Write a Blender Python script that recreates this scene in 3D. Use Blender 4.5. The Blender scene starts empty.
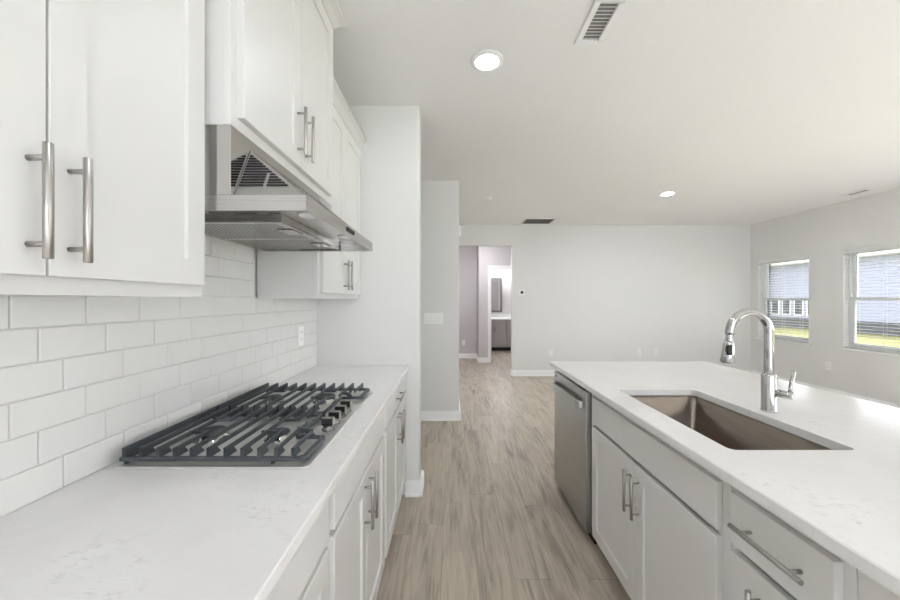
import bpy, bmesh, math, random
from mathutils import Vector, Matrix
random.seed(7)
S = bpy.context.scene
COL = S.collection
PI = math.pi

# ------------------------------------------------------------------ camera, sky, sun, fill lamps, exposure
HC = 1.369                                   # camera height
cam_d = bpy.data.cameras.new('camera'); cam = bpy.data.objects.new('camera', cam_d); COL.objects.link(cam)
cam.location = (0, 0, HC); cam.rotation_euler = (PI/2, 0, 0)
cam_d.sensor_width = 36; cam_d.lens = 14.0
cam_d.shift_x = -1.5/900; cam_d.shift_y = 0.5/900
cam_d.clip_start = 0.02; cam_d.clip_end = 200
S.camera = cam

W = bpy.data.worlds.new('sky'); S.world = W; W.use_nodes = True
bg = W.node_tree.nodes['Background']; bg.inputs[0].default_value = (0.90, 0.935, 1.0, 1); bg.inputs[1].default_value = 2.3

sun_d = bpy.data.lights.new('sun', 'SUN'); sun_d.energy = 3.0; sun_d.angle = math.radians(0.6); sun_d.color = (1, .95, .86)
sun = bpy.data.objects.new('sun', sun_d); COL.objects.link(sun)
sun.rotation_euler = Vector((-0.35, 0.45, -0.85)).to_track_quat('-Z', 'Y').to_euler()

def area(name, loc, direction, sx, sy, power, color=(1, 1, 1), spread=180):
    d = bpy.data.lights.new(name, 'AREA'); d.shape = 'RECTANGLE'; d.size = sx; d.size_y = sy; d.energy = power; d.color = color
    d.spread = math.radians(spread)
    o = bpy.data.objects.new(name, d); COL.objects.link(o); o.location = loc
    o.rotation_euler = Vector(direction).to_track_quat('-Z', 'Y').to_euler()
    return o
# area lamps added outside the glazing to fill the room, two via floor bounce
FILL_TINT = (.775, .862, 1.0)
area('patio_fill', (1.75, -4.25, 1.20), (0.0, 1, 0.5), 4.6, 2.3, 8, FILL_TINT)
area('side_fill', (5.75, .4, 1.45), (-1, 0, 0.1), 5.6, 1.6, 2, FILL_TINT)
area('patio_bounce_fill', (2.6, -6.4, 3.70), (0, 1, -1.0), 3.2, 2.2, 700, FILL_TINT, 25)
area('side_bounce_fill', (7.85, .4, 3.70), (-1, 0, -1.0), 5.6, 2.2, 1500, FILL_TINT, 25)
for y in (.25, -1.5):                                   # unseen fill discs added behind the camera to brighten the aisle
    o = area('aisle_fill', (.203, y, 2.725), (0, 0, -1), .13, .13, 2.5, FILL_TINT); o.data.shape = 'DISK'

S.view_settings.view_transform = 'Standard'; S.view_settings.look = 'None'
S.view_settings.gamma = 1.0; S.view_settings.use_curve_mapping = False
S.view_settings.exposure = 1.0
S.cycles.max_bounces = 12; S.cycles.diffuse_bounces = 7; S.cycles.glossy_bounces = 5
S.cycles.transparent_max_bounces = 16; S.cycles.sample_clamp_indirect = 6
S.cycles.use_denoising = True

# ------------------------------------------------------------------ materials
def lin(r, g, b):
    f = lambda c: (c/255/12.92) if c/255 <= .04045 else ((c/255+.055)/1.055)**2.4
    return (f(r), f(g), f(b), 1)

class NT:
    def __init__(s, name):
        s.m = bpy.data.materials.new(name); s.m.use_nodes = True
        s.t = s.m.node_tree; s.n = s.t.nodes; s.b = s.n['Principled BSDF']
    def new(s, kind, **kw):
        n = s.n.new(kind)
        for k, v in kw.items():
            if k.startswith('i_'): n.inputs[int(k[2:])].default_value = v
            else: setattr(n, k, v)
        return n
    def link(s, a, b): s.t.links.new(a, b)
    def math(s, op, a, b=None, c=None):
        n = s.n.new('ShaderNodeMath'); n.operation = op
        for i, v in enumerate((a, b, c)):
            if v is None: continue
            if isinstance(v, (int, float)): n.inputs[i].default_value = v
            else: s.link(v, n.inputs[i])
        return n.outputs[0]
    def ramp(s, fac, stops):
        n = s.n.new('ShaderNodeValToRGB'); s.link(fac, n.inputs[0]); e = n.color_ramp.elements
        while len(e) < len(stops): e.new(0.5)
        for i, (p, c) in enumerate(stops): e[i].position = p; e[i].color = c
        return n.outputs[0]
    def mix(s, fac, a, b):
        n = s.n.new('ShaderNodeMix'); n.data_type = 'RGBA'
        for i, v in ((0, fac), (6, a), (7, b)):
            if isinstance(v, (int, float, tuple)): n.inputs[i].default_value = v
            else: s.link(v, n.inputs[i])
        return n.outputs[2]
    def bump(s, h, strength=.1, dist=.01):
        n = s.n.new('ShaderNodeBump'); n.inputs['Strength'].default_value = strength; n.inputs['Distance'].default_value = dist
        s.link(h, n.inputs['Height']); s.link(n.outputs[0], s.b.inputs['Normal'])

def paint(name, col, rough=.6, spec=.5, noise=0.0, scale=60, bump=0.0):
    N = NT(name); N.b.inputs['Roughness'].default_value = rough; N.b.inputs['Specular IOR Level'].default_value = spec
    tc = N.new('ShaderNodeTexCoord'); no = N.new('ShaderNodeTexNoise'); N.link(tc.outputs['Object'], no.inputs['Vector'])
    no.inputs['Scale'].default_value = scale; no.inputs['Detail'].default_value = 3
    c = lambda k: tuple(min(1, v*k) for v in col[:3]) + (1,)
    N.link(N.ramp(no.outputs[0], [(.3, c(1-noise)), (.7, c(1+noise))]), N.b.inputs['Base Color'])
    if bump: N.bump(no.outputs[0], bump, .002)
    return N.m

def metal(name, col, rough=.3, aniso_axis=None, streak=.12, metallic=1.0, vec=(300, 300, 4)):
    N = NT(name); N.b.inputs['Metallic'].default_value = metallic
    tc = N.new('ShaderNodeTexCoord'); mp = N.new('ShaderNodeMapping'); mp.inputs['Scale'].default_value = vec
    N.link(tc.outputs['Object'], mp.inputs[0]); no = N.new('ShaderNodeTexNoise'); N.link(mp.outputs[0], no.inputs['Vector'])
    no.inputs['Scale'].default_value = 1; no.inputs['Detail'].default_value = 2
    c = lambda k: tuple(min(1, v*k) for v in col[:3]) + (1,)
    N.link(N.ramp(no.outputs[0], [(.3, c(1-streak)), (.7, c(1+streak))]), N.b.inputs['Base Color'])
    r = N.new('ShaderNodeMapRange'); N.link(no.outputs[0], r.inputs[0]); r.inputs[3].default_value = rough*.85; r.inputs[4].default_value = rough*1.15
    N.link(r.outputs[0], N.b.inputs['Roughness'])
    return N.m

def emit(name, col, strength):
    N = NT(name); N.b.inputs['Base Color'].default_value = col
    N.b.inputs['Emission Color'].default_value = col; N.b.inputs['Emission Strength'].default_value = strength
    return N.m

def glass_mat():
    m = bpy.data.materials.new('window_glass'); m.use_nodes = True; t = m.node_tree; t.nodes.clear()
    o = t.nodes.new('ShaderNodeOutputMaterial'); mx = t.nodes.new('ShaderNodeMixShader')
    a = t.nodes.new('ShaderNodeBsdfTransparent'); b = t.nodes.new('ShaderNodeBsdfGlossy'); b.inputs['Roughness'].default_value = .02
    fr = t.nodes.new('ShaderNodeFresnel'); fr.inputs[0].default_value = 1.35
    t.links.new(fr.outputs[0], mx.inputs[0]); t.links.new(a.outputs[0], mx.inputs[1]); t.links.new(b.outputs[0], mx.inputs[2])
    t.links.new(mx.outputs[0], o.inputs[0]); return m

def floor_mat():
    N = NT('vinyl_plank'); tc = N.new('ShaderNodeTexCoord'); sp = N.new('ShaderNodeSeparateXYZ'); N.link(tc.outputs['Object'], sp.inputs[0])
    x, y = sp.outputs[0], sp.outputs[1]
    PW, PL = .18, 1.22
    rx = N.math('DIVIDE', N.math('ADD', x, 20.03), PW); row = N.math('FLOOR', rx); fx = N.math('FRACT', rx)
    wn = N.new('ShaderNodeTexWhiteNoise', noise_dimensions='1D'); N.link(row, wn.inputs['W'])
    ry = N.math('ADD', N.math('DIVIDE', N.math('ADD', y, 20), PL), N.math('MULTIPLY', wn.outputs[0], 5.0)); pl = N.math('FLOOR', ry); fy = N.math('FRACT', ry)
    cv = N.new('ShaderNodeCombineXYZ'); N.link(row, cv.inputs[0]); N.link(pl, cv.inputs[1])
    w2 = N.new('ShaderNodeTexWhiteNoise', noise_dimensions='2D'); N.link(cv.outputs[0], w2.inputs['Vector'])
    pid = w2.outputs[0]
    # grain, shifted per plank
    off = N.math('MULTIPLY', pid, 37.0)
    gv = N.new('ShaderNodeCombineXYZ'); N.link(N.math('MULTIPLY', x, 27.0), gv.inputs[0]); N.link(N.math('MULTIPLY', y, 2.0), gv.inputs[1]); N.link(off, gv.inputs[2])
    g = N.new('ShaderNodeTexNoise'); N.link(gv.outputs[0], g.inputs['Vector']); g.inputs['Scale'].default_value = 1.0; g.inputs['Detail'].default_value = 6; g.inputs['Roughness'].default_value = .62; g.inputs['Distortion'].default_value = 1.1
    fv = N.new('ShaderNodeCombineXYZ'); N.link(N.math('MULTIPLY', x, 140.0), fv.inputs[0]); N.link(N.math('MULTIPLY', y, 5.0), fv.inputs[1]); N.link(off, fv.inputs[2])
    f = N.new('ShaderNodeTexNoise'); N.link(fv.outputs[0], f.inputs['Vector']); f.inputs['Scale'].default_value = 1.0; f.inputs['Detail'].default_value = 3
    bv = N.new('ShaderNodeCombineXYZ'); N.link(N.math('MULTIPLY', x, 9.0), bv.inputs[0]); N.link(N.math('MULTIPLY', y, 2.2), bv.inputs[1]); N.link(off, bv.inputs[2])
    bl = N.new('ShaderNodeTexNoise'); N.link(bv.outputs[0], bl.inputs['Vector']); bl.inputs['Scale'].default_value = 1.0; bl.inputs['Detail'].default_value = 4; bl.inputs['Distortion'].default_value = .6
    v = N.math('ADD', N.math('ADD', N.math('MULTIPLY', g.outputs[0], .60), N.math('MULTIPLY', f.outputs[0], .22)), N.math('MULTIPLY', bl.outputs[0], .38))
    v = N.math('ADD', v, N.math('MULTIPLY', N.math('SUBTRACT', pid, .5), .08))
    colr = N.ramp(v, [(.40, lin(130, 120, 110)), (.53, lin(167, 156, 143)), (.62, lin(183, 172, 158)), (.76, lin(197, 187, 173))])
    ex = N.math('MINIMUM', fx, N.math('SUBTRACT', 1, fx)); ey = N.math('MINIMUM', fy, N.math('SUBTRACT', 1, fy))
    seam = N.math('MAXIMUM', N.math('LESS_THAN', ex, .006), N.math('LESS_THAN', ey, .0011))
    N.link(N.mix(N.math('MULTIPLY', seam, .45), colr, lin(80, 70, 62)), N.b.inputs['Base Color'])
    N.b.inputs['Roughness'].default_value = .42; N.b.inputs['Specular IOR Level'].default_value = .35
    N.bump(N.math('SUBTRACT', v, N.math('MULTIPLY', seam, .6)), .12, .002)
    return N.m

def quartz_mat():
    N = NT('white_quartz'); tc = N.new('ShaderNodeTexCoord')
    w = N.new('ShaderNodeTexNoise'); N.link(tc.outputs['Object'], w.inputs['Vector']); w.inputs['Scale'].default_value = 5; w.inputs['Detail'].default_value = 4
    mp = N.new('ShaderNodeMapping'); mp.inputs['Rotation'].default_value = (0, 0, .6); mp.inputs['Scale'].default_value = (11, 34, 20); N.link(tc.outputs['Object'], mp.inputs[0])
    a = N.new('ShaderNodeTexNoise'); N.link(mp.outputs[0], a.inputs['Vector']); a.inputs['Scale'].default_value = 1; a.inputs['Detail'].default_value = 5; a.inputs['Roughness'].default_value = .65; a.inputs['Distortion'].default_value = 1.4
    line = N.math('SUBTRACT', 1, N.math('MULTIPLY', N.math('ABSOLUTE', N.math('SUBTRACT', a.outputs[0], .5)), 26.0)); line = N.math('MAXIMUM', line, 0)
    patch = N.new('ShaderNodeMapRange'); N.link(w.outputs[0], patch.inputs[0]); patch.inputs[1].default_value = .46; patch.inputs[2].default_value = .66
    b = N.new('ShaderNodeTexNoise'); N.link(tc.outputs['Object'], b.inputs['Vector']); b.inputs['Scale'].default_value = 30; b.inputs['Detail'].default_value = 2
    sp = N.new('ShaderNodeMapRange'); N.link(b.outputs[0], sp.inputs[0]); sp.inputs[1].default_value = .50; sp.inputs[2].default_value = .66
    f = N.math('MULTIPLY', N.math('MULTIPLY', line, patch.outputs[0]), N.math('ADD', N.math('MULTIPLY', sp.outputs[0], .42), .07))
    base = N.ramp(w.outputs[0], [(.35, (.80, .785, .78, 1)), (.65, (.845, .835, .83, 1))])
    N.link(N.mix(f, base, (.36, .35, .345, 1)), N.b.inputs['Base Color'])
    N.b.inputs['Roughness'].default_value = .14; N.b.inputs['Specular IOR Level'].default_value = .5
    return N.m

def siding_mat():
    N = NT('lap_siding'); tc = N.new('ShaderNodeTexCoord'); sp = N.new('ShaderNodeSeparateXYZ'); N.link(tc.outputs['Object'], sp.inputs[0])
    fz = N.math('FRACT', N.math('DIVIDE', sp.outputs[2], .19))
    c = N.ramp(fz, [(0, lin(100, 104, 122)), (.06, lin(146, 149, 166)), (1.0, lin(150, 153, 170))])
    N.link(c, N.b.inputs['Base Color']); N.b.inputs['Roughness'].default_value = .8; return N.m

M = {}
M['wall'] = paint('wall_paint', (.735, .735, .72, 1), .75, .3, .006, 40, .03)
M['ceiling'] = paint('ceiling_paint', (.83, .83, .82, 1), .85, .2, .006, 30, .03)
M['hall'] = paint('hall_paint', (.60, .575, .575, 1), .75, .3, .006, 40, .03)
M['trim'] = paint('trim_paint', (.90, .90, .895, 1), .35, .5, .003)
M['cab'] = paint('cabinet_paint', (.71, .705, .69, 1), .38, .5, .004, 8)
M['cabin'] = paint('cabinet_interior', (.50, .46, .40, 1), .5, .4, .05, 12)
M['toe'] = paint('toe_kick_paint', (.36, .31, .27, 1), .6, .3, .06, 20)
M['floor'] = floor_mat(); M['quartz'] = quartz_mat()
M['tile'] = paint('glazed_white_tile', (.80, .795, .775, 1), .07, .5, .006, 6)
M['grout'] = paint('tile_grout', (.74, .735, .71, 1), .9, .2, .05, 150)
M['nickel'] = metal('brushed_nickel', (.42, .405, .38), .33, vec=(500, 500, 12))
M['steel'] = metal('stainless_steel', (.58, .57, .555), .26, vec=(3, 3, 420))
M['steel_dw'] = metal('dishwasher_steel', (.49, .495, .49), .30, vec=(3, 3, 420))
M['mirror_steel'] = metal('polished_steel', (.56, .55, .535), .10, streak=.04)
M['knob'] = metal('dark_chrome', (.20, .20, .20), .15, streak=.05)
M['satin'] = metal('satin_steel', (.80, .79, .775), .5, streak=.03)
M['sink'] = metal('sink_steel', (.30, .26, .23), .30, vec=(160, 5, 160))
M['chrome'] = metal('chrome', (.50, .50, .50), .05, streak=.01)
M['iron'] = paint('cast_iron', lin(64, 68, 73), .45, .5, .12, 220, .1)
M['blk'] = paint('black_plastic', lin(24, 24, 25), .35, .5, .05)
M['dark'] = paint('dark_cavity', lin(46, 44, 46), .7, .3, .08)
M['slot'] = paint('vent_shadow_filter', lin(128, 128, 125), .8, .2, .08)
M['white'] = paint('white_plastic', (.84, .84, .83, 1), .3, .5, .003)
M['blind'] = paint('white_vinyl', (.88, .89, .89, 1), .4, .4, .003)
def translucent(m, f):
    t = m.node_tree; b = t.nodes['Principled BSDF']; o = t.nodes['Material Output']; x = t.nodes.new('ShaderNodeMixShader'); q = t.nodes.new('ShaderNodeBsdfTranslucent')
    q.inputs[0].default_value = (.9, .91, .92, 1); x.inputs[0].default_value = f
    t.links.new(b.outputs[0], x.inputs[1]); t.links.new(q.outputs[0], x.inputs[2]); t.links.new(x.outputs[0], o.inputs[0])
translucent(M['blind'], .4)
M['glass'] = glass_mat()
M['hoodlens'] = paint('frosted_lens', (.88, .88, .86, 1), .25, .5, .003)
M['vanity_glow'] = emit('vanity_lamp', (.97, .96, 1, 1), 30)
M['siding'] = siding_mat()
M['concrete'] = paint('foundation_concrete', lin(84, 85, 88), .9, .2, .12, 3)
M['lawn'] = paint('lawn_grass', lin(128, 128, 84), .95, .1, .30, .9)
M['roof'] = paint('roof_shingle', lin(120, 116, 114), .9, .2, .12, 6)
M['dkglass'] = paint('dark_window_glass', lin(30, 36, 40), .1, .5, .1)
M['mirror'] = metal('mirror_silver', (.80, .80, .80), .02, streak=.005)
M['vanity'] = paint('vanity_paint', (.50, .48, .48, 1), .35, .5, .004)
M['greyframe'] = paint('mirror_frame_paint', (.16, .15, .155, 1), .4, .4, .05)

# ------------------------------------------------------------------ mesh builder (all coordinates are world metres)
class MB:
    def __init__(s): s.bm = bmesh.new()
    def box(s, x0, x1, y0, y1, z0, z1, bev=0.0, seg=1):
        x0, x1 = min(x0, x1), max(x0, x1); y0, y1 = min(y0, y1), max(y0, y1); z0, z1 = min(z0, z1), max(z0, z1)
        v = [s.bm.verts.new(p) for p in ((x0,y0,z0),(x1,y0,z0),(x1,y1,z0),(x0,y1,z0),(x0,y0,z1),(x1,y0,z1),(x1,y1,z1),(x0,y1,z1))]
        f = [s.bm.faces.new([v[i] for i in q]) for q in ((3,2,1,0),(4,5,6,7),(0,1,5,4),(1,2,6,5),(2,3,7,6),(3,0,4,7))]
        if bev:
            e = list({e for q in f for e in q.edges})
            bmesh.ops.bevel(s.bm, geom=e, offset=bev, segments=seg, profile=.5, affect='EDGES', clamp_overlap=True)
        return s
    def prism(s, pts, vec, bev=0.0, seg=1):
        vec = Vector(vec); a = [s.bm.verts.new(p) for p in pts]; b = [s.bm.verts.new(Vector(p)+vec) for p in pts]; n = len(pts)
        fs = [s.bm.faces.new(a[::-1]), s.bm.faces.new(b)]
        for i in range(n): fs.append(s.bm.faces.new((a[i], a[(i+1) % n], b[(i+1) % n], b[i])))
        bmesh.ops.recalc_face_normals(s.bm, faces=fs)
        if bev: bmesh.ops.bevel(s.bm, geom=list({e for q in fs for e in q.edges}), offset=bev, segments=seg, profile=.5, affect='EDGES', clamp_overlap=True)
        return s
    def frame(s, d):
        d = Vector(d).normalized(); u = d.orthogonal().normalized(); return d, u, d.cross(u)
    def tube(s, path, r, seg=14, caps=True):
        P = [Vector(p) for p in path]; rs = r if isinstance(r, (list, tuple)) else [r]*len(P)
        rings = []; d, u, w = s.frame(P[1]-P[0])
        for i, p in enumerate(P):
            t = (P[min(i+1, len(P)-1)]-P[max(i-1, 0)]).normalized()
            u = (u - t*u.dot(t)).normalized(); w = t.cross(u)
            rings.append([s.bm.verts.new(p+rs[i]*(math.cos(2*PI*k/seg)*u+math.sin(2*PI*k/seg)*w)) for k in range(seg)])
        for a, b in zip(rings, rings[1:]):
            for k in range(seg):
                s.bm.faces.new((a[k], a[(k+1) % seg], b[(k+1) % seg], b[k])).smooth = True
        if caps: s.bm.faces.new(rings[0][::-1]); s.bm.faces.new(rings[-1])
        return s
    def cyl(s, p0, p1, r, seg=20, bev=0.0):
        p0, p1 = Vector(p0), Vector(p1)
        if bev:
            d = (p1-p0).normalized()*bev
            return s.lathe_path([p0, p0+d*0.01, p0+d, p1-d, p1-d*.01, p1], [r-bev, r-bev, r, r, r-bev, r-bev], seg)
        return s.tube([p0, p1], r, seg)
    def lathe_path(s, P, R, seg=24): return s.tube(P, R, seg)
    def lathe(s, cx, cy, prof, seg=32, cap0=True, cap1=True):
        rings = [[s.bm.verts.new((cx+r*math.cos(2*PI*k/seg), cy+r*math.sin(2*PI*k/seg), z)) for k in range(seg)] for r, z in prof]
        fs = []
        for a, b in zip(rings, rings[1:]):
            for k in range(seg):
                f = s.bm.faces.new((a[k], a[(k+1) % seg], b[(k+1) % seg], b[k])); f.smooth = True; fs.append(f)
        if cap0: fs.append(s.bm.faces.new(rings[0][::-1]))
        if cap1: fs.append(s.bm.faces.new(rings[-1]))
        bmesh.ops.recalc_face_normals(s.bm, faces=fs)
        return s
    def build(s, name, mat, parent=None, loc=None):
        if parent is not None: o0 = Vector(parent['_w'])
        else: o0 = Vector(loc) if loc else Vector((0, 0, 0))
        for v in s.bm.verts: v.co -= o0
        me = bpy.data.meshes.new(name); s.bm.to_mesh(me); s.bm.free(); me.materials.append(mat)
        o = bpy.data.objects.new(name, me); COL.objects.link(o)
        if parent is not None: o.parent = parent
        else: o.location = o0
        o['_w'] = tuple(o0); return o

def thing(name, label, cat, loc, group=None):
    o = bpy.data.objects.new(name, None); COL.objects.link(o); o.location = loc; o.empty_display_size = .1
    o['_w'] = tuple(loc); o['label'] = label; o['category'] = cat
    if group: o['group'] = group
    return o
def tag(o, label, cat, group=None, kind=None):
    o['label'] = label; o['category'] = cat
    if group: o['group'] = group
    if kind: o['kind'] = kind
    return o
def struct(name, mb, mat): 
    o = mb.build(name, mat); o['kind'] = 'structure'; return o
def copy_tree(root, shift, label, group=None):
    r = root.copy(); COL.objects.link(r); r.location = Vector(root.location)+Vector(shift); r['label'] = label
    if group: r['group'] = group
    for ch in root.children:
        c = ch.copy(); COL.objects.link(c); c.parent = r
        for g in ch.children:
            d = g.copy(); COL.objects.link(d); d.parent = c
    return r

# ------------------------------------------------------------------ the room shell
CE = 2.74; YB = 6.35; XR = 5.43; XL = -.953; YF = -4.0
struct('floor', MB().box(-2.0, XR+.14, YF-.14, 10.3, -.06, 0), M['floor'])
struct('ceiling', MB().box(-2.0, XR+.14, YF-.14, 10.3, CE, CE+.1), M['ceiling'])
struct('wall_left', MB().box(XL-.12, XL, YF-.12, 2.46, 0, CE), M['wall'])
struct('wall_stub', MB().box(-1.8, -.228, 2.46, 2.60, 0, CE, .004, 2), M['wall'])
struct('wall_alcove', MB().box(-1.92, -1.8, 2.46, 4.12, 0, CE), M['wall'])
struct('wall_switch', MB().box(-1.92, .086, 4.0, YB, 0, CE, .004, 2), M['wall'])
OPL, OPR, OPH = .13, 1.098, 2.367
b = MB(); b.box(.086, OPL, YB, YB+.12, 0, CE); b.box(OPR, XR+.12, YB, YB+.12, 0, CE); b.box(OPL, OPR, YB, YB+.12, OPH, CE)
struct('wall_back', b, M['wall'])
WZ0, WZ1 = .718, 2.075
WINS = [(5.31, 6.20), (3.96, 4.855)]
SIDE = (-2.6, 3.3)
b = MB(); XO = XR+.14
b.box(XR, XO, WINS[0][1], YB+.12, 0, CE); b.box(XR, XO, WINS[1][1], WINS[0][0], 0, CE); b.box(XR, XO, SIDE[1], WINS[1][0], 0, CE)
b.box(XR, XO, YF-.14, SIDE[0], 0, CE); b.box(XR, XO, SIDE[0], SIDE[1], 0, .65); b.box(XR, XO, SIDE[0], SIDE[1], 2.25, CE)
for y0, y1 in WINS: b.box(XR, XO, y0, y1, 0, WZ0-.025); b.box(XR, XO, y0, y1, WZ1, CE)
struct('wall_right', b, M['wall'])
b = MB(); b.box(XL-.12, -.55, YF-.14, YF, 0, CE); b.box(4.05, XR, YF-.14, YF, 0, CE); b.box(-.55, 4.05, YF-.14, YF, 2.36, CE)
struct('wall_front', b, M['wall'])
# hall and bathroom beyond the opening
struct('wall_hall_left', MB().box(-.7, -.58, YB+.12, 8.33, 0, CE), M['hall'])
struct('wall_hall_end', MB().box(-.7, .60, 8.33, 8.45, 0, CE), M['hall'])
DB0, DB1, DBH = .865, 1.68, 2.08
b = MB(); b.box(.60, DB0, 7.73, 7.85, 0, CE); b.box(DB1, 2.5, 7.73, 7.85, 0, CE); b.box(DB0, DB1, 7.73, 7.85, DBH, CE); b.box(.60, .72, 7.85, 8.45, 0, CE)
struct('wall_hall_right', b, M['hall'])
struct('wall_hall_side', MB().box(2.5, 2.62, YB+.12, 10.2, 0, CE), M['hall'])
struct('wall_bath_left', MB().box(.60, .72, 8.45, 10.1, 0, CE), M['wall'])
struct('wall_bath_end', MB().box(.60, 2.62, 10.1, 10.22, 0, CE), M['wall'])
# door casing of the bathroom
b = MB()
b.box(DB0-.062, DB0+.004, 7.712, 7.729, 0, DBH+.06, .003); b.box(DB1-.004, DB1+.062, 7.712, 7.729, 0, DBH+.06, .003); b.box(DB0+.004, DB1-.004, 7.712, 7.729, DBH-.004, DBH+.06, .003)
b.box(DB0, DB0+.016, 7.73, 7.85, 0, DBH); b.box(DB1-.016, DB1, 7.73, 7.85, 0, DBH); b.box(DB0+.016, DB1-.016, 7.73, 7.85, DBH-.016, DBH)
struct('trim_1', b, M['trim'])
# baseboards: board, bead and shoe
def base(name, p0, p1, n):
    """p0->p1 along the wall face, n = outward direction (unit, axis aligned)"""
    h, t = .094, .013
    p0, p1, n = Vector((*p0, 0)), Vector((*p1, 0)), Vector((*n, 0))
    prof = [(0, 0), (.024, 0), (.024, .008), (.019, .017), (t, .020), (t, h-.012), (.008, h-.004), (.006, h+.012), (0, h+.012)]
    return MB().prism([p0+n*u+Vector((0, 0, z)) for u, z in prof], p1-p0)
def basestruct(name, segs):
    b = MB()
    for s in segs:
        q = base(name, *s); me = bpy.data.meshes.new('t'); q.bm.to_mesh(me); q.bm.free(); b.bm.from_mesh(me); bpy.data.meshes.remove(me)
    struct(name, b, M['trim'])
basestruct('baseboard_stub', [((-.325, 2.46), (-.204, 2.46), (0, -1)), ((-.228, 2.436), (-.228, 2.624), (1, 0)), ((-1.8, 2.60), (-.204, 2.60), (0, 1))])
basestruct('baseboard_switch', [((-1.8, 4.0), (.110, 4.0), (0, -1)), ((.086, 3.976), (.086, YB), (1, 0))])
basestruct('baseboard_back', [((OPR, YB), (XR, YB), (0, -1)), ((OPR, YB-.024), (OPR, YB+.144), (-1, 0))])
basestruct('baseboard_right', [((XR, YF), (XR, YB-.0245), (-1, 0))])
basestruct('baseboard_hall', [((-.58, 8.33), (.60, 8.33), (0, -1)), ((.576, 7.73), (DB0-.062, 7.73), (0, -1)), ((.60, 7.706), (.60, 8.306), (-1, 0))])

# ------------------------------------------------------------------ windows in the right wall
def window(n, y0, y1):
    w = bpy.data.objects.new('window_%d' % n, None); COL.objects.link(w); w.location = (XR, (y0+y1)/2, WZ0); w['kind'] = 'structure'; w['_w'] = tuple(w.location)
    xa, xb = XR+.068, XR+.135; fz0, fz1 = WZ0, WZ1; zm = 1.39; k = .035
    b = MB(); b.box(xa, xb, y0, y0+k, fz0, fz1); b.box(xa, xb, y1-k, y1, fz0, fz1); b.box(xa, xb, y0+k, y1-k, fz1-k, fz1); b.box(xa, xb, y0+k, y1-k, fz0, fz0+k)
    b.box(XR+.001, xa, y1-.012, y1-.0002, fz0, fz1); b.box(XR+.001, xa, y0+.0002, y0+.012, fz0, fz1); b.box(XR+.001, xa, y0+.012, y1-.012, fz1-.012, fz1-.0002)
    f = b.build('window_frame', M['trim'], w); f['kind'] = 'structure'
    def sash(x0, x1, z0, z1, r):
        b = MB(); s = .042
        b.box(x0, x1, y0+k, y0+k+s, z0, z1); b.box(x0, x1, y1-k-s, y1-k, z0, z1); b.box(x0, x1, y0+k+s, y1-k-s, z1-r, z1); b.box(x0, x1, y0+k+s, y1-k-s, z0, z0+r)
        o = b.build('window_sash', M['trim'], w); o['kind'] = 'structure'
        xm = (x0+x1)/2
        p = MB().box(xm-.002, xm+.002, y0+k+s, y1-k-s, z0+r, z1-r).build('window_pane', M['glass'], o); p['kind'] = 'structure'
    sash(xa+.032, xa+.056, zm-.02, fz1-k, .036); sash(xa+.004, xa+.028, fz0+k, zm+.022, .036)
    s = MB().box(XR-.022, XR+.13, y0-.025, y1+.025, WZ0-.024, WZ0-.0005, .004, 2).build('window_sill', M['trim'], w); s['kind'] = 'structure'
for i, (y0, y1) in enumerate(WINS): window(i+1, y0, y1)

def blind(y0, y1, label):
    t = thing('window_blind', label, 'blind', (XR+.03, (y0+y1)/2, WZ0), 'white blinds in the right wall windows')
    x0, x1 = XR+.008, XR+.058; a, c = y0+.016, y1-.016
    MB().box(XR-.014, XR+.062, a-.002, c+.002, WZ1-.070, WZ1-.014, .004, 2).build('valance', M['blind'], t)
    b = MB(); z = WZ0+.055
    while z < WZ1-.075:
        b.prism([(x0, a, z), (x0+.025, a, z+.0022), (x1, a, z), (x1, a, z+.0026), (x0+.025, a, z+.0048), (x0, a, z+.0026)], (0, c-a, 0)); z += .0425
    b.build('slats', M['blind'], t)
    MB().box(x0, x1, a, c, WZ0+.012, WZ0+.028, .003).build('bottom_rail', M['blind'], t)
    for q in (.16, .5, .84):
        b = MB(); y = a+(c-a)*q
        for xx in (x0+.003, x1-.003): b.cyl((xx, y, WZ0+.028), (xx, y, WZ1-.062), .0013, 6)
        b.build('ladder_cord', M['blind'], t)
    MB().cyl((XR-.006, c-.075, WZ1-.064), (XR-.006, c-.075, 1.42), .004, 8).build('tilt_wand', M['white'], t)
    return t
blind(*WINS[0], 'open white horizontal blind in the window nearer the back corner, behind the faucet')
blind(*WINS[1], 'open white horizontal blind in the window at the right edge, farther from the back corner')

# sliding patio glazing behind the camera; long unseen side window added for light
w = bpy.data.objects.new('door_1', None); COL.objects.link(w); w.location = (1.75, YF, 0); w['kind'] = 'structure'; w['_w'] = tuple(w.location)
b = MB()
for x in (-.55, .57, 1.715, 2.85, 3.99): b.box(x, x+.06, YF-.10, YF-.04, 0, 2.36)
b.box(-.49, 3.99, YF-.10, YF-.04, 2.30, 2.36); b.box(-.49, 3.99, YF-.10, YF-.04, 0, .06)
o = b.build('door_frame', M['trim'], w); o['kind'] = 'structure'
for x in (-.49, .63, 1.775, 2.91):
    o = MB().box(x, x+1.08, YF-.073, YF-.067, .06, 2.30).build('door_pane', M['glass'], w); o['kind'] = 'structure'
w = bpy.data.objects.new('window_3', None); COL.objects.link(w); w.location = (XR, .4, .65); w['kind'] = 'structure'; w['_w'] = tuple(w.location)
b = MB(); n = 6; st = (SIDE[1]-SIDE[0]-.06)/n
for i in range(n+1): b.box(XR+.06, XR+.12, SIDE[0]+i*st, SIDE[0]+i*st+.06, .65, 2.25)
for i in range(n):
    y = SIDE[0]+i*st+.06; b.box(XR+.06, XR+.12, y, y+st-.06, 2.19, 2.25); b.box(XR+.06, XR+.12, y, y+st-.06, .65, .71)
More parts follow.
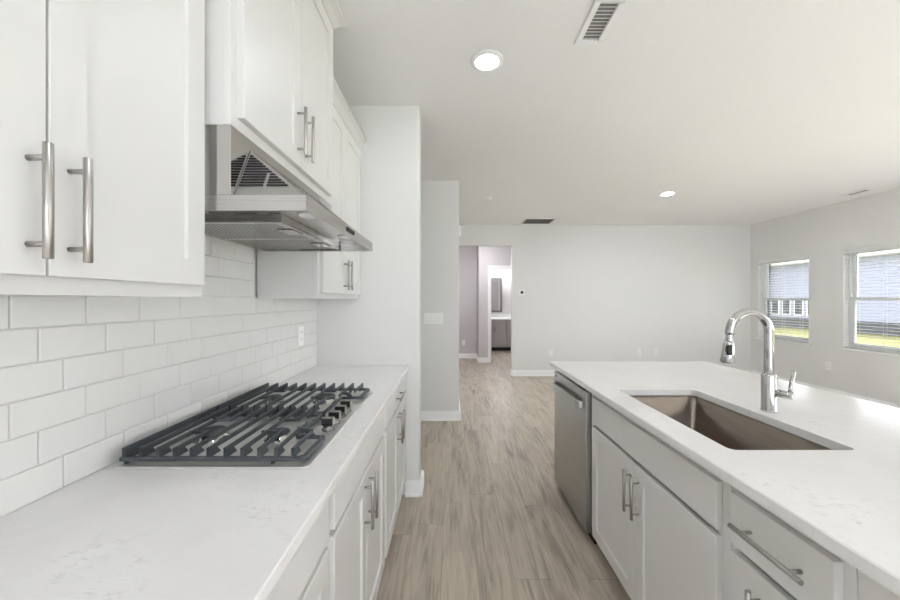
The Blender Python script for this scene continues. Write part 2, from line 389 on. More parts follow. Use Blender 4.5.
o = b.build('window_frame', M['trim'], w); o['kind'] = 'structure'
for i in range(n):
    y = SIDE[0]+i*st+.06
    o = MB().box(XR+.088, XR+.093, y, y+st-.06, .71, 2.19).build('window_pane', M['glass'], w); o['kind'] = 'structure'

# ------------------------------------------------------------------ outside: lawn and neighbouring house
o = MB().box(XO+.02, 60, -30, 60, -.5, -.40).build('lawn', M['lawn']); o['kind'] = 'structure'
h = thing('neighbor_house', 'pale blue-grey lap sided house across the lawn, seen through the blinds', 'house', (22.2, 21, -.40))
HX = 22.0
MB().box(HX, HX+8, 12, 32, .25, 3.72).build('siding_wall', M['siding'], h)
MB().box(HX+.03, HX+8, 12.03, 31.97, -.40, .25).build('foundation', M['concrete'], h)
MB().prism([(HX-.45, 11.6, 3.72), (HX+8.4, 11.6, 3.72), (HX+8.4, 11.6, 3.92), (HX+4, 11.6, 6.0), (HX-.45, 11.6, 3.98)], (0, 20.8, 0)).build('roof', M['roof'], h)
MB().box(HX-.50, HX-.46, 11.6, 32.4, 3.70, 4.0).build('fascia', M['trim'], h)
MB().box(HX-.45, HX-.01, 11.7, 32.3, 3.68, 3.715).build('soffit', M['trim'], h)
for yc in (21.35, 22.15, 22.95, 23.75):
    f = MB().box(HX-.05, HX-.002, yc-.28, yc+.28, .42, 1.48).build('house_window', M['trim'], h)
    MB().box(HX-.056, HX-.051, yc-.23, yc+.23, .47, 1.43).build('house_window_glass', M['dkglass'], f)

# ------------------------------------------------------------------ subway tile on the left wall
TP, TR, TG = .1565, .0787, .0022
struct('wall_tile_grout', MB().box(XL+.0006, XL+.005, -.3, 2.458, .9145, 1.386).box(XL+.0006, XL+.005, .93, 1.68, 1.386, 1.63), M['grout'])
b = MB()
for n in range(10):
    z0 = .9145+n*TR; z1 = z0+TR-TG
    ya, yb = (-.3, 2.458) if n < 6 else (.93, 1.68)
    if n == 9: z1 = min(z1, 1.63)
    s = .747+(5-n)*.0522; k = math.floor((ya-s)/TP)
    while s+k*TP < yb:
        y0 = max(ya, s+k*TP+TG/2); y1 = min(yb, s+(k+1)*TP-TG/2); k += 1
        if y1-y0 < .012: continue
        n0 = len(b.bm.verts); b.bm.verts.ensure_lookup_table()
        old = set(b.bm.verts)
        b.box(XL+.002, XL+.0105, y0, y1, z0, z1, .0028, 2)
        tx, tz = random.uniform(-.004, .004), random.uniform(-.004, .004); c = Vector((XL+.009, (y0+y1)/2, (z0+z1)/2))
        for v in b.bm.verts:
            if v not in old and v.co.x > XL+.006: v.co.x += (v.co.y-c.y)*tx+(v.co.z-c.z)*tz
struct('wall_tile', b, M['tile'])

# ------------------------------------------------------------------ cabinet kit
def shaker(y0, y1, z0, z1, xf, d, stile=.057, rail=.060, t=.02, dep=.008):
    """door slab whose front is at x = xf, facing +x (d=1) or -x (d=-1)"""
    m = MB(); bm = m.bm
    def ring(a, c, x): return [bm.verts.new((x, y, z)) for y, z in ((y0+a, z0+c), (y1-a, z0+c), (y1-a, z1-c), (y0+a, z1-c))]
    e = .0015
    rs = [ring(0, 0, xf-d*t), ring(0, 0, xf-d*e), ring(e, e, xf), ring(stile, rail, xf), ring(stile+.0012, rail+.0012, xf-d*dep)]
    fs = [bm.faces.new(rs[0])]
    for a, c in zip(rs, rs[1:]):
        for k in range(4): fs.append(bm.faces.new((a[k], a[(k+1) % 4], c[(k+1) % 4], c[k])))
    fs.append(bm.faces.new(rs[-1])); bmesh.ops.recalc_face_normals(bm, faces=fs)
    return m
def pull(xf, d, y, z, vertical=True, L=.172, parent=None):
    """round bar pull centred on (y, z) of a front at x = xf"""
    m = MB(); xb = xf+d*.030; h = L/2; p = .064
    if vertical:
        m.cyl((xb, y, z-h), (xb, y, z+h), .0062, 18, .0008)
        for s in (-p, p): m.cyl((xf-d*.0005, y, z+s), (xb, y, z+s), .0044, 12)
    else:
        h = .095; p = .064
        m.cyl((xb, y-h, z), (xb, y+h, z), .0062, 18, .0008)
        for s in (-p, p): m.cyl((xf-d*.0005, y+s, z), (xb, y+s, z), .0044, 12)
    return m.build('handle', M['nickel'], parent)
def carcass(x0, x1, y0, y1, z0, z1, xface, d):
    """cabinet box with a face frame at the x = xface side; front closed behind the doors"""
    m = MB(); m.box(x0, x1, y0, y1, z0, z1)
    return m

# ---- upper cabinets on the left wall
UZ0 = 1.378; UXF = -.648; UDF = -.628
def crown(mb, x_front, y0, y1, z0, z1, out, ret_near=False, ret_far=False, x_back=XL):
    """small crown moulding: cove profile swept along the front and returned along the exposed ends"""
    prof = [(0, z0), (.010, z0+.002), (.012, z0+.010), (out*.55, z0+(z1-z0)*.55), (out*.85, z1-.014), (out, z1-.010), (out, z1), (0, z1)]
    ys = [y0-(1 if ret_near else 0)*0, y1]
    rows = []
    for u, z in prof:
        row = []
        if ret_near: row.append((x_back, y0-u, z))
        row.append((x_front+u, y0-(u if ret_near else 0), z)); row.append((x_front+u, y1+(u if ret_far else 0), z))
        if ret_far: row.append((x_back, y1+u, z))
        rows.append([mb.bm.verts.new(p) for p in row])
    fs = []; n = len(prof)
    for i in range(n):
        a, c = rows[i], rows[(i+1) % n]
        for k in range(len(a)-1): fs.append(mb.bm.faces.new((a[k], a[k+1], c[k+1], c[k])))
    fs.append(mb.bm.faces.new([r[0] for r in rows])); fs.append(mb.bm.faces.new([r[-1] for r in rows][::-1]))
    bmesh.ops.recalc_face_normals(mb.bm, faces=fs); return mb
def upper(label, y0, y1, z0, z1, xfr, xdf, doors, hz, group, crown_h=.055, **ck):
    t = thing('wall_cabinet', label, 'cabinet', (XL+.15, (y0+y1)/2, z0), group)
    m = MB()
    m.box(XL+.012, xfr-.02, y0+.0035, y1-.0035, z0+.001, z1)              # box, a little inside the face frame
    m.box(xfr-.02, xfr, y0, y0+.04, z0, z1, .001); m.box(xfr-.02, xfr, y1-.04, y1, z0, z1, .001)
    m.box(xfr-.02, xfr, y0+.04, y1-.04, z0, z0+.045); m.box(xfr-.02, xfr, y0+.04, y1-.04, z1-.06, z1)
    m.build('carcass', M['cab'], t)
    for (a, c, hy) in doors:
        dd = shaker(a, c, z0+.029, z1-.045, xdf, 1).build('door', M['cab'], t)
        pull(xdf, 1, hy, hz, True, .172, dd)
    crown(MB(), xfr, y0, y1, z1-.012, z1+crown_h-.012, .054, **ck).build('crown_molding', M['cab'], t)
    return t
G = 'white shaker wall cabinets'
upper('white shaker wall cabinet nearest the viewer, left of the range hood', .165, .911, UZ0, 2.45, UXF, UDF,
      [(.190, .543, .519), (.547, .892, .576)], 1.517, G)
upper('taller white shaker cabinet mounted above the steel range hood', .914, 1.69, 1.83, CE-.045, -.577, -.557,
      [(.940, 1.298, 1.266), (1.302, 1.648, 1.334)], 1.982, G, crown_h=.055, ret_near=True, ret_far=True)
upper('white shaker wall cabinet beyond the range hood, against the far wall end', 1.693, 2.457, UZ0, 2.45, UXF, UDF,
      [(1.718, 2.0735, 2.040), (2.0765, 2.432, 2.108)], 1.517, G)

# ---- base cabinets on the left
CT = .914; CB = .884
BXF = -.336; BDF = -.316
def base_cab(label, xw, xfr, xdf, d, y0, y1, fronts, group, bodytop=CB, stiles=.038):
    t = thing('base_cabinet', label, 'cabinet', ((xw+xfr)/2, (y0+y1)/2, 0), group)
    m = MB(); yy0, yy1 = y0+.0005, y1-.0005
    m.box(xw, xfr-d*.02, yy0, yy0+.018, .105, bodytop); m.box(xw, xfr-d*.02, yy1-.018, yy1, .105, bodytop)
    m.box(xw, xw+d*.012, yy0+.018, yy1-.018, .105, bodytop-.03); m.box(xw+d*.012, xfr-d*.02, yy0+.018, yy1-.018, .105, .123)
    m.box(xfr-d*.02, xfr, yy0, yy0+stiles, .105, bodytop, .001); m.box(xfr-d*.02, xfr, yy1-stiles, yy1, .105, bodytop, .001)
    m.box(xfr-d*.02, xfr, yy0+stiles, yy1-stiles, bodytop-.04, bodytop-.001); m.box(xfr-d*.02, xfr, yy0+stiles, yy1-stiles, .105, .14); m.box(xfr-d*.02, xfr, yy0+stiles, yy1-stiles, .705, .745)
    m.build('carcass', M['cab'], t)
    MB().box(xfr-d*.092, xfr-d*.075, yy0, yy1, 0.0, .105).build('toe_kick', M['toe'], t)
    for f in fronts:
        kind, a, c, z0, z1 = f[:5]
        if kind == 'door':
            o = shaker(a, c, z0, z1, xdf, d).build('door', M['cab'], t); pull(xdf, d, f[5], f[6], True, .175, o)
        else:
            o = MB().box(xdf-d*.02, xdf, a, c, z0, z1, .002, 2).build('drawer_front', M['cab'], t)
            if kind == 'drawer': pull(xdf, d, (a+c)/2, (z0+z1)/2, False, parent=o)
    return t
G = 'white shaker base cabinets under the cooktop counter'
DT, DB_, OT, OB = .866, .748, .730, .115
HZ = .627
base_cab('white base cabinet under the near end of the cooktop counter', XL+.003, BXF, BDF, 1, .18, .93,
         [('drawer', .20, .905, DB_, DT), ('door', .20, .551, OB, OT, .52, HZ), ('door', .554, .905, OB, OT, .585, HZ)], G)
base_cab('white two-door base cabinet directly under the gas cooktop', XL+.003, BXF, BDF, 1, .93, 1.68,
         [('false', .947, 1.657, DB_, DT), ('door', .947, 1.3, OB, OT, 1.27, HZ), ('door', 1.303, 1.657, OB, OT, 1.337, HZ)], G)
base_cab('white base cabinet with one drawer beyond the cooktop, beside the floor opening', XL+.003, BXF, BDF, 1, 1.68, 2.455,
         [('drawer', 1.703, 2.435, DB_, DT), ('door', 1.703, 2.0675, OB, OT, 2.035, HZ), ('door', 2.0705, 2.435, OB, OT, 2.103, HZ)], G)
o = MB().box(XL+.002, -.299, .16, 2.4585, CB+.0005, CT, .003, 2).build('countertop', M['quartz'], None, (-.63, 1.3, CB))
tag(o, 'speckled white quartz countertop carrying the gas cooktop, along the tiled wall', 'countertop', 'white quartz countertops')

# ------------------------------------------------------------------ range hood
HY0, HY1 = .9145, 1.683
hd = thing('range_hood', 'stainless steel under-cabinet range hood above the gas cooktop', 'range hood', (-.66, (HY0+HY1)/2, 1.605))
HXB, HXF, HXC = XL+.013, -.380, -.577
z0, z1, zt = 1.605, 1.643, 1.829
m = MB(); q = .004
m.box(HXB, HXF, HY0, HY0+q, z0, z1); m.box(HXB, HXF, HY1-q, HY1, z0, z1)
m.box(HXF-q, HXF, HY0+q, HY1-q, z0, z1); m.box(HXB, HXB+.02, HY0+q, HY1-q, z0+.012, z1)
m.box(HXB, HXF, HY0, HY1, z1, z1+.002)
m.build('canopy_tray', M['steel'], hd)
MB().box(HXB, HXC, HY0, HY1, z1+.002, zt, .001).build('housing', M['mirror_steel'], hd)
# hipped louvred grille between the housing and the front lip
zb = z1+.0025; za = 1.800; ins = .078; xg = HXF-.008
def hipface(pts, name, mat):
    c = MB(); f = [c.bm.verts.new(p) for p in pts]; c.bm.faces.new(f)
    bmesh.ops.solidify(c.bm, geom=c.bm.faces[:], thickness=.0012); return c.build(name, mat, hd)
ya, yb = HY0+.012, HY1-.012
hipface([(HXC+.0015, ya+ins, za), (xg, ya, zb), (xg, yb, zb), (HXC+.0015, yb-ins, za)], 'sloped_front', M['steel'])
def louvre(yb_, yt_, s):
    g = hipface([(HXC+.0015, yb_, zb), (xg, yb_, zb), (HXC+.0015, yt_, za)], 'vent_grille', M['satin'])
    c = MB(); n = 13; dv = Vector((0, yt_-yb_, za-zb)); nd = Vector((0, -dv.z, dv.y)).normalized()*s
    for i in range(n):
        f0 = .20+i*.058; f1 = f0+.027
        def P(x, f, o): return Vector((x, yb_, zb))+dv*f+nd*o
        xr0 = HXC+(xg-HXC)*(1-f0)-.012; xr1 = HXC+(xg-HXC)*(1-f1)-.012
        xl = HXC+.006; spans = []
        xm = HXC+.075
        if xr1 > xm+.012 and f0 < .62: spans = [(xl, xm-.005, xm-.005), (xm+.005, xr0, xr1)]
        else: spans = [(xl, xr0, xr1)]
        for a, r0, r1 in spans:
            if r1 <= a: continue
            c.prism([P(a, f0, .0008), P(r0, f0, .0008), P(r1, f1, .0008), P(a, f1, .0008)], nd*.0022)
    c.build('louvre_slots', M['dark'], g)
louvre(ya, ya+ins, 1 if True else 0); louvre(yb, yb-ins, -1)
def filt(y0, y1):
    f = MB(); f.box(HXB+.022, -.535, y0, y1, 1.613, 1.6425, .0015)
    o = f.build('grease_filter', M['steel'], hd)
    c = MB()
    x = HXB+.04
    while x < -.56:
        y = y0+.016
        while y < y1-.012:
            c.box(x, x+.0075, y, y+.0075, 1.6124, 1.6129); y += .015
        x += .015
    c.build('filter_holes', M['slot'], o)
    c = MB().box(-.60, -.545, (y0+y1)/2-.045, (y0+y1)/2+.045, 1.6095, 1.6128, .001); k = c.build('filter_latch', M['mirror_steel'], o)
    return o
filt(1.10, 1.385); filt(1.392, 1.665)
for y in (1.12, 1.50):
    c = MB(); c.lathe(-.455, y, [(.034, 1.6425), (.034, 1.638), (.028, 1.634), (.010, 1.632)], 24); c.build('hood_lamp', M['hoodlens'], hd)
MB().box(HXF-.0005, HXF+.004, 1.27, 1.36, 1.622, 1.637, .0015).build('control_panel', M['dark'], hd)

# ------------------------------------------------------------------ gas cooktop
KX0, KX1, KY0, KY1 = -.917, -.384, .941, 1.724
ck = thing('gas_cooktop', 'stainless gas cooktop with black cast-iron grates set in the counter', 'cooktop', (-.65, 1.342, CT))
def rrect(x0, x1, y0, y1, r, n=6):
    P = []
    for cx, cy, a in ((x1-r, y1-r, 0), (x0+r, y1-r, PI/2), (x0+r, y0+r, PI), (x1-r, y0+r, 1.5*PI)):
        P += [(cx+r*math.cos(a+k*PI/2/n), cy+r*math.sin(a+k*PI/2/n)) for k in range(n+1)]
    return P
m = MB(); zz = CT+.0006
m.prism([(x, y, zz) for x, y in rrect(KX0, KX1, KY0, KY1, .018)], (0, 0, .0065), .0015, 2); m.build('tray', M['satin'], ck)
zt_ = zz+.0065
def burner(x, y, r):
    m = MB(); m.lathe(x, y, [(r*1.35, zt_-.001), (r*1.35, zt_+.003), (r*1.05, zt_+.006), (r*1.0, zt_+.016), (r*.9, zt_+.018)], 28)
    o = m.build('burner', M['mirror_steel'], ck)
    m = MB(); m.lathe(x, y, [(r*1.05, zt_+.0181), (r*1.08, zt_+.021), (r*1.02, zt_+.025), (r*.5, zt_+.027)], 28); m.build('burner_cap', M['iron'], o)
burner(-.785, 1.145, .040); burner(-.560, 1.135, .032); burner(-.785, 1.545, .032); burner(-.560, 1.555, .040)
# grates: low perimeter rail, tall fins running away from the viewer
def bar(m, x, y0, y1, z0, z1, w=.0065): m.box(x-w/2, x+w/2, y0, y1, z0, z1, .0018)
def grate(y0, y1, near):
    m = MB(); rz0, rz1 = zt_+.008, zt_+.020; top = zt_+.046; xa, xb, xn = -.908, -.398, -.492
    w = .014
    yn = (y0+.165) if near else (y1-.165)          # where the knob notch starts
    end0, end1 = (y0, y1)
    m.box(xa, xb-.012 if near else xn, y0, y0+w, rz0, rz1, .003); m.box(xa, xb-.012 if not near else xn, y1-w, y1, rz0, rz1, .003)
    m.box(xa, xa+w, y0+w, y1-w, rz0, rz1, .003)
    # front rail of the wide end, then the notch beside the knobs
    if near:
        m.prism([(xb-.014, y0, rz0), (xb, y0+.014, rz0), (xb, yn-.014, rz0), (xb-.014, yn, rz0), (xb-.028, yn-.010, rz0), (xb-.014, yn-.02, rz0), (xb-.014, y0+.020, rz0), (xb-.022, y0+.014, rz0)], (0, 0, rz1-rz0))
        m.box(xn, xb-.020, yn-.013, yn, rz0, rz1, .003); m.box(xn-w/2, xn+w/2, yn, y1-w, rz0, rz1, .003)
    else:
        m.prism([(xb-.014, y1, rz0), (xb, y1-.014, rz0), (xb, yn+.014, rz0), (xb-.014, yn, rz0), (xb-.028, yn+.010, rz0), (xb-.014, yn+.02, rz0), (xb-.014, y1-.020, rz0), (xb-.022, y1-.014, rz0)], (0, 0, rz1-rz0))
        m.box(xn, xb-.020, yn, yn+.013, rz0, rz1, .003); m.box(xn-w/2, xn+w/2, y0+w, yn, rz0, rz1, .003)
    # tall fins
    nfin = 11; xs = [-.897+i*.0462 for i in range(nfin)]
    yc = (y0+y1)/2
    fy0, fy1 = y0+.004, y1-.004
    for i, x in enumerate(xs):
        if i in (3, 8) or (i == 5):                       # fins that stop short of the burners
            g = .055
            if i == 5: bar(m, x, fy0, fy1, top-.014, top)
            else:
                bar(m, x, fy0, yc-g, top-.014, top); bar(m, x, yc+g, fy1, top-.014, top)
        elif i == 9:
            if near: bar(m, x, fy0, yn+.05, top-.014, top)
            else: bar(m, x, yn-.05, fy1, top-.014, top)
        elif i == 10:
            if near: bar(m, x, fy0, yn-.02, top-.014, top)
            else: bar(m, x, yn+.02, fy1, top-.014, top)
        else: bar(m, x, fy0, fy1, top-.016 if i < 2 else top-.014, top)
        # upright tabs at both ends
        ends = [(fy0, 1), (fy1, -1)]
        if i >= 9: ends = [(fy0, 1)] if near else [(fy1, -1)]
        for e, s in ends:
            m.prism([(x-.0043, e, rz1-.003), (x-.0043, e, top-.001), (x-.0043, e+s*.034, top-.012), (x-.0043, e+s*.048, rz1-.003)], (.0086, 0, 0))
    # a solid back fin along the wall side
    m.box(xa+.001, xa+.010, y0+.01, y1-.01, rz1-.002, top-.006, .0015)
    # short cross bars at the burners
    for x in (-.785, -.560): 
        for s in (-1, 1): m.box(x-.030, x+.030, yc+s*.056-.004, yc+s*.056+.004, top-.013, top-.002, .0015)
    # bent leg by the knobs
    yy = yn
    m.prism([(xn+.035, yy-.011, rz1-.002), (xn+.060, yy-.011, rz1-.002), (xn+.040, yy-.011, top-.004), (xn+.004, yy-.011, top), (xn+.004, yy-.011, top-.012), (xn+.030, yy-.011, top-.014)], (0, .010, 0))
    # feet on the tray
    for fx, fy in ((xa+.012, y0+.012), (xa+.012, y1-.012), (xn, y0+.012), (xn, y1-.012)): m.cyl((fx, fy, zt_), (fx, fy, rz0+.002), .006, 10)
    m.build('grate', M['iron'], ck)
grate(.953, 1.335, True); grate(1.339, 1.716, False)
for y in (1.212, 1.281, 1.350, 1.419):
    m = MB(); m.lathe(-.428, y, [(.021, zt_-.001), (.021, zt_+.005), (.0165, zt_+.008), (.0155, zt_+.016)], 24); k = m.build('knob', M['knob'], ck)
    m = MB(); m.box(-.428-.0215, -.428+.0215, y-.008, y+.010, zt_+.0165, zt_+.043, .002); m.build('knob_grip', M['nickel'], k)
    m = MB(); m.box(-.428-.0185, -.428+.0185, y-.0092, y-.0082, zt_+.0185, zt_+.041, .0004); m.build('grip_inlay', M['blk'], k)

# ------------------------------------------------------------------ island
IXF, IXD, IXC = .782, .762, .7327       # frame, door fronts, counter edge
IY1 = 2.61; IXB = 1.90
G = 'light grey island base cabinets'
DT2, DB2, OT2, OB2 = .848, .708, .689, .098
HZ2 = .563
base_cab('grey island sink cabinet with two doors beside the dishwasher', 1.38, IXF, IXD, -1, .978, 1.955,
         [('false', 1.008, 1.90, DB2, DT2), ('door', 1.008, 1.4525, OB2, OT2, 1.425, HZ2), ('door', 1.4555, 1.90, OB2, OT2, 1.487, HZ2)], G, stiles=.055)
base_cab('narrow grey island cabinet with one handled drawer, nearest the viewer', 1.38, IXF, IXD, -1, .675, .978,
         [('drawer', .697, .957, DB2, DT2), ('door', .697, .957, OB2, OT2, .865, HZ2)], G, stiles=.03)
o = MB().box(IXF-.0, 1.38, .25, .6745, .105, CB, .001).box(IXF+.075, 1.38, .25, .6745, 0, .105).build('island_end_panel', M['cab'], None, (1.1, .45, 0))
tag(o, 'plain grey filler panel of the island at the lower right corner', 'cabinet panel')
o = MB().box(1.385, 1.56, .25, 2.585, 0, CB, .002).box(IXF+.01, 1.385, 2.568, 2.585, 0, CB, .001).build('island_back_panel', M['cab'], None, (1.48, 1.4, 0))
tag(o, 'plain grey back and end panelling of the kitchen island', 'cabinet panel')

# counter with the sink cut-out
SX0, SX1, SY0, SY1 = .850, 1.238, 1.065, 1.787
def counter_with_hole():
    m = MB(); bm = m.bm; n = 6
    inner = rrect(SX0, SX1, SY0, SY1, .022, n)
    IY0 = .20
    outer = [(IXB, IY1), (IXC, IY1), (IXC, IY0), (IXB, IY0)]
    e = .003
    def loop(P, z): return [bm.verts.new((x, y, z)) for x, y in P]
    oc = [(IXB-e, IY1-e), (IXC+e, IY1-e), (IXC+e, IY0+e), (IXB-e, IY0+e)]
    it, ib = loop(inner, CT), loop(inner, CB+.0005)
    ot, om, ob = loop(oc, CT), loop(outer, CT-e), loop(outer, CB+.0005)
    for I, O in ((it, ot), (ib, ob)):
        for c in range(4):
            arc = I[c*(n+1):(c+1)*(n+1)]
            for k in range(n): bm.faces.new((O[c], arc[k], arc[k+1]))
            bm.faces.new((O[c], arc[n], I[((c+1) % 4)*(n+1)], O[(c+1) % 4]))
    L = len(inner)
    for k in range(L): bm.faces.new((it[k], it[(k+1) % L], ib[(k+1) % L], ib[k]))
    for a, c in ((ot, om), (om, ob)):
        for k in range(4): bm.faces.new((a[k], a[(k+1) % 4], c[(k+1) % 4], c[k]))
    bmesh.ops.recalc_face_normals(bm, faces=bm.faces[:]); return m
o = counter_with_hole().build('island_countertop', M['quartz'], None, (1.33, 1.4, CB))
tag(o, 'white quartz island countertop with the sink cut-out', 'countertop', 'white quartz countertops')

sk = thing('kitchen_sink', 'undermount single-bowl stainless sink in the island counter', 'sink', (1.04, 1.426, .66))
m = MB(); bm = m.bm; n = 6
def L_(off, r, z): return [bm.verts.new((x, y, z)) for x, y in rrect(SX0-off, SX1+off, SY0-off, SY1+off, r, n)]
rings = [L_(.022, .030, CB-.0005), L_(.002, .022, CB-.0005), L_(.002, .022, .70), L_(-.008, .022, .672), L_(-.04, .02, .662)]
for a, c in zip(rings, rings[1:]):
    k_ = len(a)
    for k in range(k_): bm.faces.new((a[k], a[(k+1) % k_], c[(k+1) % k_], c[k])).smooth = True
bm.faces.new(rings[-1])
bmesh.ops.recalc_face_normals(bm, faces=bm.faces[:])
for f in bm.faces: f.normal_flip() if f.calc_center_median().z < .665 and f.normal.z < 0 else None
m.build('bowl', M['sink'], sk)
m = MB(); m.lathe(1.04, 1.426, [(.056, .6625), (.054, .665), (.040, .6655), (.036, .6635)], 28); m.build('drain', M['chrome'], sk)

# faucet
fx, fy = 1.306, 1.44
fa = thing('kitchen_faucet', 'chrome pull-down gooseneck faucet standing behind the sink', 'faucet', (fx, fy, CT))
m = MB(); m.lathe(fx, fy, [(.028, CT), (.028, CT+.006), (.0255, CT+.010), (.0255, CT+.146), (.0235, CT+.154), (.017, CT+.156)], 32); m.build('faucet_body', M['chrome'], fa)
R = .080; zc = 1.240
P = [(fx, fy, CT+.150), (fx, fy, 1.0), (fx, fy, 1.10), (fx, fy, 1.20)]
P += [(fx-R+R*math.cos(a), fy, zc+R*math.sin(a)) for a in [k*PI/20 for k in range(0, 21)]]
P += [(fx-2*R-.001, fy, zc-.012)]
MB().tube(P, .0165, 22).build('spout', M['chrome'], fa)
hx = fx-2*R-.002
m = MB(); m.tube([(hx, fy, 1.242), (hx, fy, 1.228), (hx-.001, fy, 1.222), (hx-.002, fy, 1.208), (hx-.003, fy, 1.200)], [.0135, .0135, .0125, .0125, .0150], 22); m.build('hose_collar', M['chrome'], fa)
m = MB(); m.tube([(hx-.003, fy, 1.2015), (hx-.004, fy, 1.194), (hx-.006, fy, 1.150), (hx-.008, fy, 1.118), (hx-.008, fy, 1.114)], [.0150, .0185, .0225, .0262, .0235], 26)
sh = m.build('spray_head', M['chrome'], fa)
m = MB(); m.box(hx-.024, hx-.006, fy-.0245, fy-.010, 1.146, 1.190, .004, 2); m.build('spray_button', M['blk'], sh)
m = MB(); a = Vector((fx+.008, fy-.008, .994)); d = Vector((.50, -.85, -.02)).normalized()
m.cyl(a, a+d*.064, .0155, 24, .002)
m.build('valve_arm', M['chrome'], fa)
m = MB(); e = a+d*.052
m.tube([e, e+Vector((.006, .003, .030)), e+Vector((.024, .008, .094))], [.0062, .0068, .0078], 14); m.build('lever', M['chrome'], fa)

# dishwasher
dw = thing('dishwasher', 'stainless steel dishwasher at the far end of the island', 'dishwasher', (1.05, 2.26, 0))
DY0, DY1, DX = 1.961, 2.563, .752
MB().box(.785, 1.36, DY0+.004, DY1-.004, .085, .872).build('tub', M['dark'], dw)
dr = MB().box(DX, .784, DY0, DY1, .062, .857, .006, 3).build('door_panel', M['steel_dw'], dw)
m = MB()   # bowed bar handle: two standoffs curve into the bar
hz0, hz1 = .750, .790
prof = [(DX+.001, DY0+.045), (DX-.018, DY0+.048), (DX-.030, DY0+.075)]
yy = [DY0+.045, DY0+.050, DY0+.085, DY1-.085, DY1-.050, DY1-.045]; xx = [DX, DX-.020, DX-.034, DX-.034, DX-.020, DX]
out = [(x, y, hz0) for x, y in zip(xx, yy)]; inn = [(min(x+.010, DX), y+(.012 if y < 2.2 else -.012), hz0) for x, y in zip(xx, yy)][::-1]
m.prism(out+inn, (0, 0, hz1-hz0), .002, 2); m.build('handle', M['steel_dw'], dr)
MB().box(DX-.0006, DX+.001, DY1-.060, DY1-.030, .822, .832).build('badge', M['dark'], dr)
MB().box(DX+.05, DX+.065, DY0+.004, DY1-.004, 0, .085).build('toe_kick', M['blk'], dw)

# ------------------------------------------------------------------ ceiling fixtures
def downlight(x, y, label, lens):
    t = thing('recessed_light', label, 'ceiling light', (x, y, CE-.012), 'recessed ceiling lights')
    MB().lathe(x, y, [(.092, CE-.0005), (.092, CE-.005), (.086, CE-.010), (.066, CE-.012), (.064, CE-.006)], 40, cap0=True, cap1=False).build('trim_ring', M['white'], t)
    MB().lathe(x, y, [(.064, CE-.0085), (.060, CE-.010), (.02, CE-.0105)], 36).build('lens', lens, t)
downlight(.203, 2.0, 'large lit recessed ceiling light above the aisle, nearest the viewer', emit('lamp_lens_aisle', (.92, .96, 1, 1), 45))
downlight(2.76, 4.48, 'small lit recessed ceiling light toward the far right of the room', emit('lamp_lens_living', (.90, .95, 1, 1), 250))

def vent(x0, x1, y0, y1, slat_axis, n, label, name='ceiling_vent', dk='slot', fw=.030):
    t = thing(name, label, 'air vent', ((x0+x1)/2, (y0+y1)/2, CE-.012), 'white ceiling vents')
    m = MB(); za, zb_ = CE-.014, CE-.0005
    m.box(x0, x1, y0, y0+fw, za, zb_, .003); m.box(x0, x1, y1-fw, y1, za, zb_, .003); m.box(x0, x0+fw, y0+fw, y1-fw, za, zb_, .003); m.box(x1-fw, x1, y0+fw, y1-fw, za, zb_, .003)
    m.build('vent_frame', M['white'], t)
    MB().box(x0+fw, x1-fw, y0+fw, y1-fw, CE-.0025, CE-.0008).build('vent_backing', M[dk], t)
    m = MB(); a, c = (y0+fw, y1-fw) if slat_axis == 'x' else (x0+fw, x1-fw); st = (c-a)/n
    for i in range(n):
        p = a+(i+.5)*st
        if slat_axis == 'x': m.prism([(x0+fw, p-st*.30, CE-.009), (x0+fw, p+st*.22, CE-.004), (x0+fw, p+st*.28, CE-.0032), (x0+fw, p-st*.24, CE-.0082)], (x1-x0-2*fw, 0, 0))
        else: m.prism([(p-st*.30, y0+fw, CE-.009), (p+st*.22, y0+fw, CE-.004), (p+st*.28, y0+fw, CE-.0032), (p-st*.24, y0+fw, CE-.0082)], (0, y1-y0-2*fw, 0))
    m.build('vent_slats', M['white'], t)
vent(.652, .797, 1.565, 1.863, 'x', 11, 'white slatted ceiling vent at the top of the picture, nearest the viewer')
vent(1.225, 1.765, 5.82, 6.27, 'x', 9, 'wide dark-centred return vent in the ceiling near the back wall', dk='slot')
vent(5.06, 5.20, 4.27, 4.57, 'y', 3, 'thin white ceiling vent above the right wall windows')

sd = thing('smoke_detector', 'small round white smoke detector on the ceiling near the back wall', 'smoke detector', (.47, 4.68, CE-.03))
MB().lathe(.47, 4.68, [(.072, CE-.0005), (.072, CE-.010), (.062, CE-.018), (.050, CE-.020)], 32).build('base_plate', M['white'], sd)
MB().lathe(.50, 4.66, [(.030, CE-.0201), (.028, CE-.036), (.018, CE-.042)], 24).build('sensor_dome', M['white'], sd)

# ------------------------------------------------------------------ wall fittings
def outlet_y(x, z, y, label, w=.072, h=.116, rocker=False):
    """outlet on a wall facing -y"""
    t = thing('wall_outlet', label, 'outlet', (x, y, z-h/2), 'white wall outlets')
    MB().box(x-w/2, x+w/2, y-.006, y-.0003, z-h/2, z+h/2, .002, 2).build('cover_plate', M['white'], t)
    for s in (-.022, .022):
        k = MB().box(x-.017, x+.017, y-.0085, y-.0062, z+s-.014, z+s+.014, .001).build('socket', M['white'], t)
        MB().box(x-.008, x-.0055, y-.0092, y-.0087, z+s-.004, z+s+.007).box(x+.0055, x+.008, y-.0092, y-.0087, z+s-.004, z+s+.007).build('slot', M['dark'], k)
outlet_y(3.40, .43, YB, 'left one of two white outlets low on the back wall above the island')
outlet_y(3.70, .43, YB, 'right one of two white outlets low on the back wall above the island')
outlet_y(1.80, .42, YB, 'white outlet low on the back wall beside the island corner, right of the hall')
outlet_y(.285, .36, 8.33, 'white outlet low on the grey wall inside the hall')
